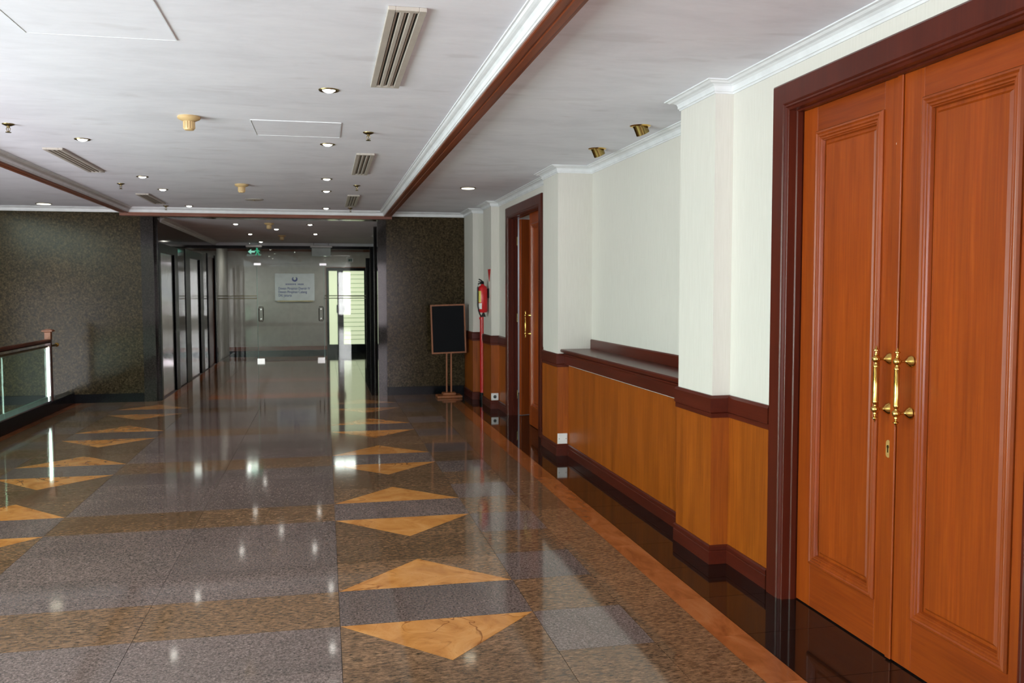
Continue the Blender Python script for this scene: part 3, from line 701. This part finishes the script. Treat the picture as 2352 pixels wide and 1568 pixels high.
for i in range(9):
    y_ = -3.5+i*1.1; B().box(-6.29, -6.21, y_-0.03, y_+0.03, -2.8, 5.8).make('mullion', 'steel', wn)
for z_ in (-2.8, -1.1, 0.6, 2.3, 4.0, 5.75): B().box(-6.285, -6.215, -3.6, 5.4, z_, z_+0.05).make('transom', 'steel', wn)
B().box(-6.255, -6.245, -3.6, 5.4, -2.8, 5.8).make('pane', 'window_glass', wn)
b = B(); b.box(-6.3, 0.6, -3.7, -3.6, -3.6, CZ); b.box(-6.3, -4.4, -3.7, -3.6, CZ, 6.2); b.box(2.1, 2.4, -3.7, -3.6, 0, CZ); b.box(0.6, 2.1, -3.7, -3.6, -0.3, 0.35); b.box(0.6, 2.1, -3.7, -3.6, 2.35, CZ)
struct(b.make('wall_near', 'paper'), 'wall behind the camera round a wide window')
wn = empty('window_2', (1.35, -3.65, 0.35)); struct(wn, 'wide window behind the camera')
for i in range(3):
    x_ = 0.63+i*0.72; B().box(x_-0.03, x_+0.03, -3.69, -3.61, 0.35, 2.35).make('mullion', 'steel', wn)
B().box(0.6, 2.1, -3.655, -3.645, 0.35, 2.35).make('pane', 'window_glass', wn)

# ------------------------------------------------------------------ display board
st = empty('display_board', (1.70, 12.25, 0)); tag(st, 'black display board in a thin wooden frame on a two-post stand', 'board')
def rot2(pts, c, a):
    ca, sa = math.cos(a), math.sin(a); return [(c[0]+(x-c[0])*ca-(z-c[1])*sa, c[1]+(x-c[0])*sa+(z-c[1])*ca) for x, z in pts]
cB = (1.688, 0.96); an = math.radians(1.6)
hw, hh = 0.243, 0.342
def rect(x0, x1, z0, z1): return rot2([(cB[0]+x0, cB[1]+z0), (cB[0]+x1, cB[1]+z0), (cB[0]+x1, cB[1]+z1), (cB[0]+x0, cB[1]+z1)], cB, an)
B().poly(rect(-hw+0.015, hw-0.015, -hh+0.015, hh-0.015), 12.245, 12.26).make('black_panel', 'chalk', st)
fr = B()
for r_ in ((-hw, -hw+0.02, -hh, hh), (hw-0.02, hw, -hh, hh), (-hw+0.02, hw-0.02, -hh, -hh+0.02), (-hw+0.02, hw-0.02, hh-0.02, hh)):
    B().poly(rect(*r_), 12.235, 12.265).make('frame_bar', 'frame_wood', st)
for x in (1.664, 1.728): B().box(x-0.010, x+0.010, 12.266, 12.286, 0.07, 1.1).make('post', 'frame_wood', st)
B().cbox(1.52, 1.868, 12.14, 12.40, 0.0, 0.035, 0.008).make('foot', 'frame_wood', st)
B().cbox(1.60, 1.79, 12.20, 12.34, 0.035, 0.07, 0.008).make('foot_block', 'frame_wood', st)

# ------------------------------------------------------------------ fire extinguisher, riser, marker, sockets
fx = empty('fire_extinguisher', (1.965, 11.10, 1.22)); tag(fx, 'red fire extinguisher with white label hung on the far pilaster', 'extinguisher')
R_ = 0.062
B().lathe([(0.05, 1.215), (R_, 1.235), (R_, 1.515), (0.05, 1.545), (0.025, 1.56), (0.018, 1.575)], (1.975, 11.12, 0), 'z', 24).make('cylinder', 'red', fx, smooth=True)
B().box(1.945, 1.99, 11.10, 11.14, 1.575, 1.60).box(1.92, 1.99, 11.112, 11.128, 1.60, 1.612).make('valve', 'black_paint', fx)
lv = B().tube([(1.985, 11.12, 1.60), (1.955, 11.12, 1.625), (1.925, 11.12, 1.64)], 0.008, 8).make('lever', 'black_paint', fx)
B().tube([(1.95, 11.10, 1.59), (1.915, 11.09, 1.58), (1.905, 11.085, 1.53), (1.905, 11.085, 1.30), (1.93, 11.09, 1.20), (1.955, 11.10, 1.16)], 0.009, 8).make('hose', 'black_rubber', fx, smooth=True)
B().lathe([(0.008, 0.05), (0.012, 0.02), (0.028, -0.02), (0.03, -0.03)], (1.985, 11.12, 1.19), 'z', 14).make('nozzle', 'black_rubber', fx, smooth=True)
def lab(z0, z1, a0, a1, mat):
    b = B(); n = 8
    for z in (z0, z1):
        for i in range(n+1):
            a = math.radians(a0+(a1-a0)*i/n); b.v.append((1.975+(R_+0.001)*math.cos(a), 11.12+(R_+0.001)*math.sin(a), z))
    for i in range(n): b.f.append([i, i+1, n+2+i, n+1+i])
    b.make('label_sticker', mat, fx)
lab(1.345, 1.49, 200, 240, 'yellow_label'); lab(1.26, 1.335, 195, 250, 'label')
B().box(2.035, XP, 11.09, 11.15, 1.40, 1.52).make('bracket', 'black_paint', fx)
tr = B(); tr.v = [(XP-0.012-0.002*j, 11.05+dy, z) for j in (0, 1) for dy, z in ((-0.075, 1.765), (0.075, 1.765), (0, 1.615))]
tr.v = [(XP-0.0005-0.006*j, 11.07+dy, z) for j in (0, 1) for dy, z in ((-0.085, 1.765), (0.085, 1.765), (0, 1.610))]
tr.f = [[0, 1, 2], [3, 4, 5], [0, 1, 4, 3], [1, 2, 5, 4], [2, 0, 3, 5]]
tag(tr.make('extinguisher_marker', 'red'), 'small red downward triangle marker above the fire extinguisher', 'marker')
rp = empty('fire_riser', (2.105, 11.88, 0)); tag(rp, 'red fire riser pipe standing in the niche behind the extinguisher', 'pipe')
B().lathe([(0.036, 0.10), (0.036, 1.16)], (2.108, 11.885, 0), 'z', 16).make('pipe', 'red', rp, smooth=True)
B().lathe([(0.046, 1.10), (0.046, 1.13)], (2.108, 11.885, 0), 'z', 16).make('flange', 'red', rp, smooth=True)
B().lathe([(0.046, 0.0), (0.046, 0.10)], (2.108, 11.885, 0), 'z', 16).make('pipe_foot', 'black_paint', rp, smooth=True)
def socket(y, z0, z1, label, blank):
    s = empty('wall_socket', (2.10, y, z0)); tag(s, label, 'socket')
    B().cbox(2.050, 2.142, y-0.012, y, z0, z1, 0.003).make('face_plate', 'white_plastic', s)
    c = ((2.050+2.142)/2, (z0+z1)/2)
    if blank:
        for dx in (-0.032, 0.032): B().lathe([(0.0035, -0.0012), (0.0035, 0)], (c[0]+dx, y-0.012, c[1]), 'y', 8).make('screw', 'dark', s)
    else:
        B().lathe([(0.021, -0.002), (0.021, 0)], (c[0], y-0.012, c[1]), 'y', 16).make('socket_well', 'dark', s)
        for dx in (-0.009, 0.009): B().lathe([(0.003, -0.003), (0.003, 0)], (c[0]+dx, y-0.0135, c[1]), 'y', 8).make('pin_hole', 'white_plastic', s)
socket(7.70-t, 0.108, 0.203, 'white blank socket plate low on the pilaster beside the ledge', True)
socket(10.95-t, 0.108, 0.198, 'white power socket low on the far pilaster by the open door', False)

# ------------------------------------------------------------------ ceiling fittings
def spot(parent, loc, power, ang=78, col=(1, 0.88, 0.86)):
    d = bpy.data.lights.new('lamp_light', 'SPOT'); d.energy = power; d.spot_size = math.radians(ang); d.spot_blend = 0.8; d.shadow_soft_size = 0.03; d.color = col
    o = bpy.data.objects.new('lamp_light', d); COL.objects.link(o); o.parent = parent; o.location = loc
proto = None
def downlight(x, y, z, label, group, power=26, r=0.057, soft=False):
    d = empty('downlight', (x, y, z)); tag(d, label, 'downlight', group)
    k = r/0.057
    B().lathe([(0.040*k, -0.003), (0.046*k, -0.007), (0.054*k, -0.006), (r, -0.001), (r, 0.0)], (x, y, z), 'z', 24).make('trim_ring', 'oldbrass', d, smooth=True)
    if soft: B().lathe([(0.001, -0.010), (0.042*k, -0.0095), (0.050*k, -0.004)], (x, y, z), 'z', 24).make('lamp_glass', 'bulb_soft', d, smooth=True)
    else: B().lathe([(0.001, -0.016), (0.016*k, -0.0145), (0.028*k, -0.009), (0.036*k, -0.003)], (x, y, z), 'z', 20).make('lamp', 'bulb', d, smooth=True)
    spot(d, (0, 0, -0.03), power)
ordn = ['first', 'second', 'third', 'fourth', 'fifth']
for i, yy in enumerate((5.06, 6.92, 9.05, 10.15, 12.25)):
    downlight(0.04, yy, CZ, '%s lit downlight from the camera in the right-hand ceiling row' % ordn[i], 'right row of hall downlights')
for i, yy in enumerate((7.04, 9.22, 10.33, 12.26)):
    downlight(-1.712, yy, CZ, '%s lit downlight from the camera in the left-hand ceiling row' % ordn[i], 'left row of hall downlights')
downlight(1.54, 9.55, CZ, 'wide lit downlight in the right bay near the open door', 'wide bay downlights', 22, 0.088, True)
downlight(-3.47, 12.30, CZ, 'wide warm downlight over the balustrade in the left bay', 'wide bay downlights', 26, 0.10, True)
for i, (x, yy) in enumerate(((-1.29, 13.95), (-1.27, 16.37), (-1.26, 18.95))):
    downlight(x, yy, 2.50, '%s lit downlight from the opening, left row of the lift lobby' % ordn[i], 'lift lobby downlights', 34)
for i, (x, yy) in enumerate(((-0.197, 13.85), (-0.14, 16.16))):
    downlight(x, yy, 2.50, '%s lit downlight from the opening, right row of the lift lobby' % ordn[i], 'lift lobby downlights', 34)
downlight(-0.75, 15.0, 2.50, 'lit downlight in the middle of the lift lobby ceiling', 'lift lobby downlights', 16)
def louvre(x, w, label, power):
    lv_ = empty('louvre_light', (x, 20.4, 2.50)); tag(lv_, label, 'ceiling light', 'louvred lights behind the glass')
    B().box(x-w/2, x+w/2, 20.10, 20.70, 2.47, 2.50).make('housing', 'white', lv_)
    for i in range(2):
        for j in range(2): B().box(x-w/2+0.02+i*(w/2-0.015), x-0.01+i*(w/2-0.01), 20.12+j*0.285, 20.395+j*0.285, 2.464, 2.47).make('diffuser', 'louvre', lv_)
    spot(lv_, (0, 0, -0.06), power, 160, (0.95, 1, 0.95))
louvre(0.42, 0.5, 'lit louvred ceiling light behind the glass, in front of the office door', 20)
louvre(-1.62, 0.26, 'lit louvred ceiling light behind the glass at the far left', 12)

def smoke(x, y, z, label, k=1.0):
    s = empty('smoke_detector', (x, y, z)); tag(s, label, 'detector', 'beige smoke detectors')
    B().lathe([(0.068*k, 0), (0.071*k, -0.010*k), (0.066*k, -0.018*k), (0.036*k, -0.032*k)], (x, y, z), 'z', 28).make('base', 'beige_plastic', s, smooth=True)
    b = B().lathe([(0.034*k, -0.030*k), (0.034*k, -0.078*k), (0.028*k, -0.086*k), (0.006*k, -0.090*k)], (x, y, z), 'z', 28)
    b.make('sensor_housing', 'beige_plastic', s, smooth=True)
    for i in range(14):
        a = 2*math.pi*i/14; cx_, cy_ = x+0.034*k*math.cos(a), y+0.034*k*math.sin(a)
        B().lathe([(0.003*k, -0.034*k), (0.003*k, -0.076*k)], (cx_, cy_, z), 'z', 6).make('grille_rib', 'beige_plastic', s)
smoke(-0.827, 6.0, CZ, 'beige smoke detector nearest the camera on the hall ceiling')
smoke(-0.828, 9.68, CZ, 'beige smoke detector in the middle of the hall ceiling')
smoke(-0.79, 13.72, 2.50, 'beige smoke detector just inside the lift lobby')
smoke(-0.74, 16.7, 2.50, 'beige smoke detector deep in the lift lobby')
s = empty('ceiling_disc', (-0.819, 11.25, CZ)); tag(s, 'flat round cover plate on the hall ceiling before the lobby', 'cover plate')
B().lathe([(0.108, 0), (0.110, -0.006), (0.10, -0.010), (0.02, -0.011)], (-0.819, 11.25, CZ), 'z', 28).make('disc', 'cream_metal', s, smooth=True)
B().lathe([(0.012, -0.010), (0.012, -0.015)], (-0.819, 11.25, CZ), 'z', 12).make('disc_screw', 'oldbrass', s)

def sprinkler(x, y, label):
    z = CZ; s = empty('sprinkler', (x, y, z)); tag(s, label, 'sprinkler', 'brass fire sprinklers')
    B().lathe([(0.038, 0), (0.037, -0.005), (0.018, -0.014), (0.012, -0.016)], (x, y, z), 'z', 20).make('escutcheon', 'oldbrass', s, smooth=True)
    B().lathe([(0.010, -0.014), (0.009, -0.026)], (x, y, z), 'z', 12).make('body', 'oldbrass', s)
    for sg_ in (-1, 1): B().tube([(x+sg_*0.008, y, z-0.022), (x+sg_*0.012, y, z-0.034), (x+sg_*0.009, y, z-0.046), (x, y, z-0.054)], 0.0025, 6).make('frame_arm', 'oldbrass', s)
    B().lathe([(0.0025, -0.024), (0.0025, -0.054)], (x, y, z), 'z', 8).make('bulb', 'oldbrass', s)
    B().lathe([(0.017, -0.054), (0.018, -0.057)], (x, y, z), 'z', 16).make('deflector', 'oldbrass', s)
for x, yy, lb in ((-2.035, 6.5, 'brass sprinkler head at the left edge of the hall ceiling'), (0.318, 6.35, 'brass sprinkler head beside the square access panel'),
                  (-2.041, 9.85, 'brass sprinkler head between the two left air vents'), (0.352, 9.55, 'brass sprinkler head between the two far right air vents'),
                  (-2.004, 12.3, 'brass sprinkler head beyond the far left air vent'), (0.36, 12.15, 'brass sprinkler head beyond the far right air vent')):
    sprinkler(x, yy, lb)

def vent(x0, x1, y0, y1, label):
    z = CZ; xm = (x0+x1)/2; s = empty('air_vent', (xm, (y0+y1)/2, z)); tag(s, label, 'vent', 'linear ceiling air vents')
    wd = x1-x0; d = 0.016
    B().box(x0+0.01, x1-0.01, y0+0.01, y1-0.01, z-0.003, z).make('slot_shade', 'dark', s)  # flat dark sheet stands in for the shade inside the slots
    f = B(); f.cbox(x0, x0+0.030, y0, y1, z-d, z, 0.002); f.cbox(x1-0.030, x1, y0, y1, z-d, z, 0.002); f.cbox(x0+0.03, x1-0.03, y0, y0+0.03, z-d, z, 0.002); f.cbox(x0+0.03, x1-0.03, y1-0.022, y1, z-d, z, 0.002)
    f.make('vent_frame', 'cream_metal', s)
    iw = wd-0.06; sl = 0.019; bar = (iw-3*sl)/2
    for i in range(2):
        a = x0+0.03+sl+i*(bar+sl); B().cbox(a, a+bar, y0+0.03, y1-0.022, z-d+0.001, z-0.002, 0.002).make('slat', 'cream_metal', s)
    for i in range(3):
        a = x0+0.03+i*(bar+sl); B().box(a+0.004, a+0.011, y0+0.03, y1-0.022, z-d+0.008, z-0.003).make('vane', 'cream_metal', s)
vent(0.258, 0.410, 3.53, 4.88, 'cream slotted air vent nearest the camera, right of the downlights')
vent(0.268, 0.414, 7.30, 8.58, 'cream slotted air vent in the middle of the right row')
vent(0.280, 0.420, 10.50, 11.85, 'cream slotted air vent at the far end of the right row')
vent(-2.115, -1.97, 7.50, 8.86, 'cream slotted air vent nearer the camera in the left row')
vent(-2.085, -1.945, 10.80, 11.93, 'cream slotted air vent farther from the camera in the left row')
def access(x0, x1, y0, y1, label):
    z = CZ; s = empty('access_panel', ((x0+x1)/2, (y0+y1)/2, z)); tag(s, label, 'access panel', 'ceiling access panels')
    B().box(x0+0.006, x1-0.006, y0+0.006, y1-0.006, z-0.003, z).make('hatch', 'ceil', s)
    for a in ((x0, x1, y0, y0+0.004), (x0, x1, y1-0.004, y1), (x0, x0+0.004, y0+0.004, y1-0.004), (x1-0.004, x1, y0+0.004, y1-0.004)):
        B().box(*a, z-0.005, z).make('edge_bead', 'white', s)
access(-1.235, -0.62, 3.58, 4.20, 'square ceiling access panel at the top left corner')
access(-0.455, 0.126, 6.02, 6.59, 'square ceiling access panel between smoke detector and sprinkler')

def eyeball(x, y, label):
    z = CZ; s = empty('eyeball_light', (x, y, z)); tag(s, label, 'spotlight', 'brass eyeball spotlights')
    B().lathe([(0.050, -0.002), (0.056, -0.008), (0.066, -0.006), (0.072, 0.0)], (x, y, z), 'z', 28).make('trim_ring', 'brass', s, smooth=True)
    b = B().lathe([(0.044, 0.03), (0.046, -0.02), (0.046, -0.052), (0.043, -0.054), (0.040, -0.040), (0.005, -0.036)], (0, 0, 0), 'z', 28)
    R = Matrix.Rotation(math.radians(-26), 4, 'Y') @ Matrix.Rotation(math.radians(8), 4, 'X')
    b.v = [tuple(R @ Vector(v)+Vector((x, y, z-0.004))) for v in b.v]
    b.v = [(p[0], p[1], min(p[2], z-0.001)) for p in b.v]
    b.make('lamp_barrel', 'eyebrass', s, smooth=True)
eyeball(2.105, 5.74, 'brass eyeball spotlight nearer the camera above the ledge')
eyeball(2.11, 6.72, 'brass eyeball spotlight farther from the camera above the ledge')
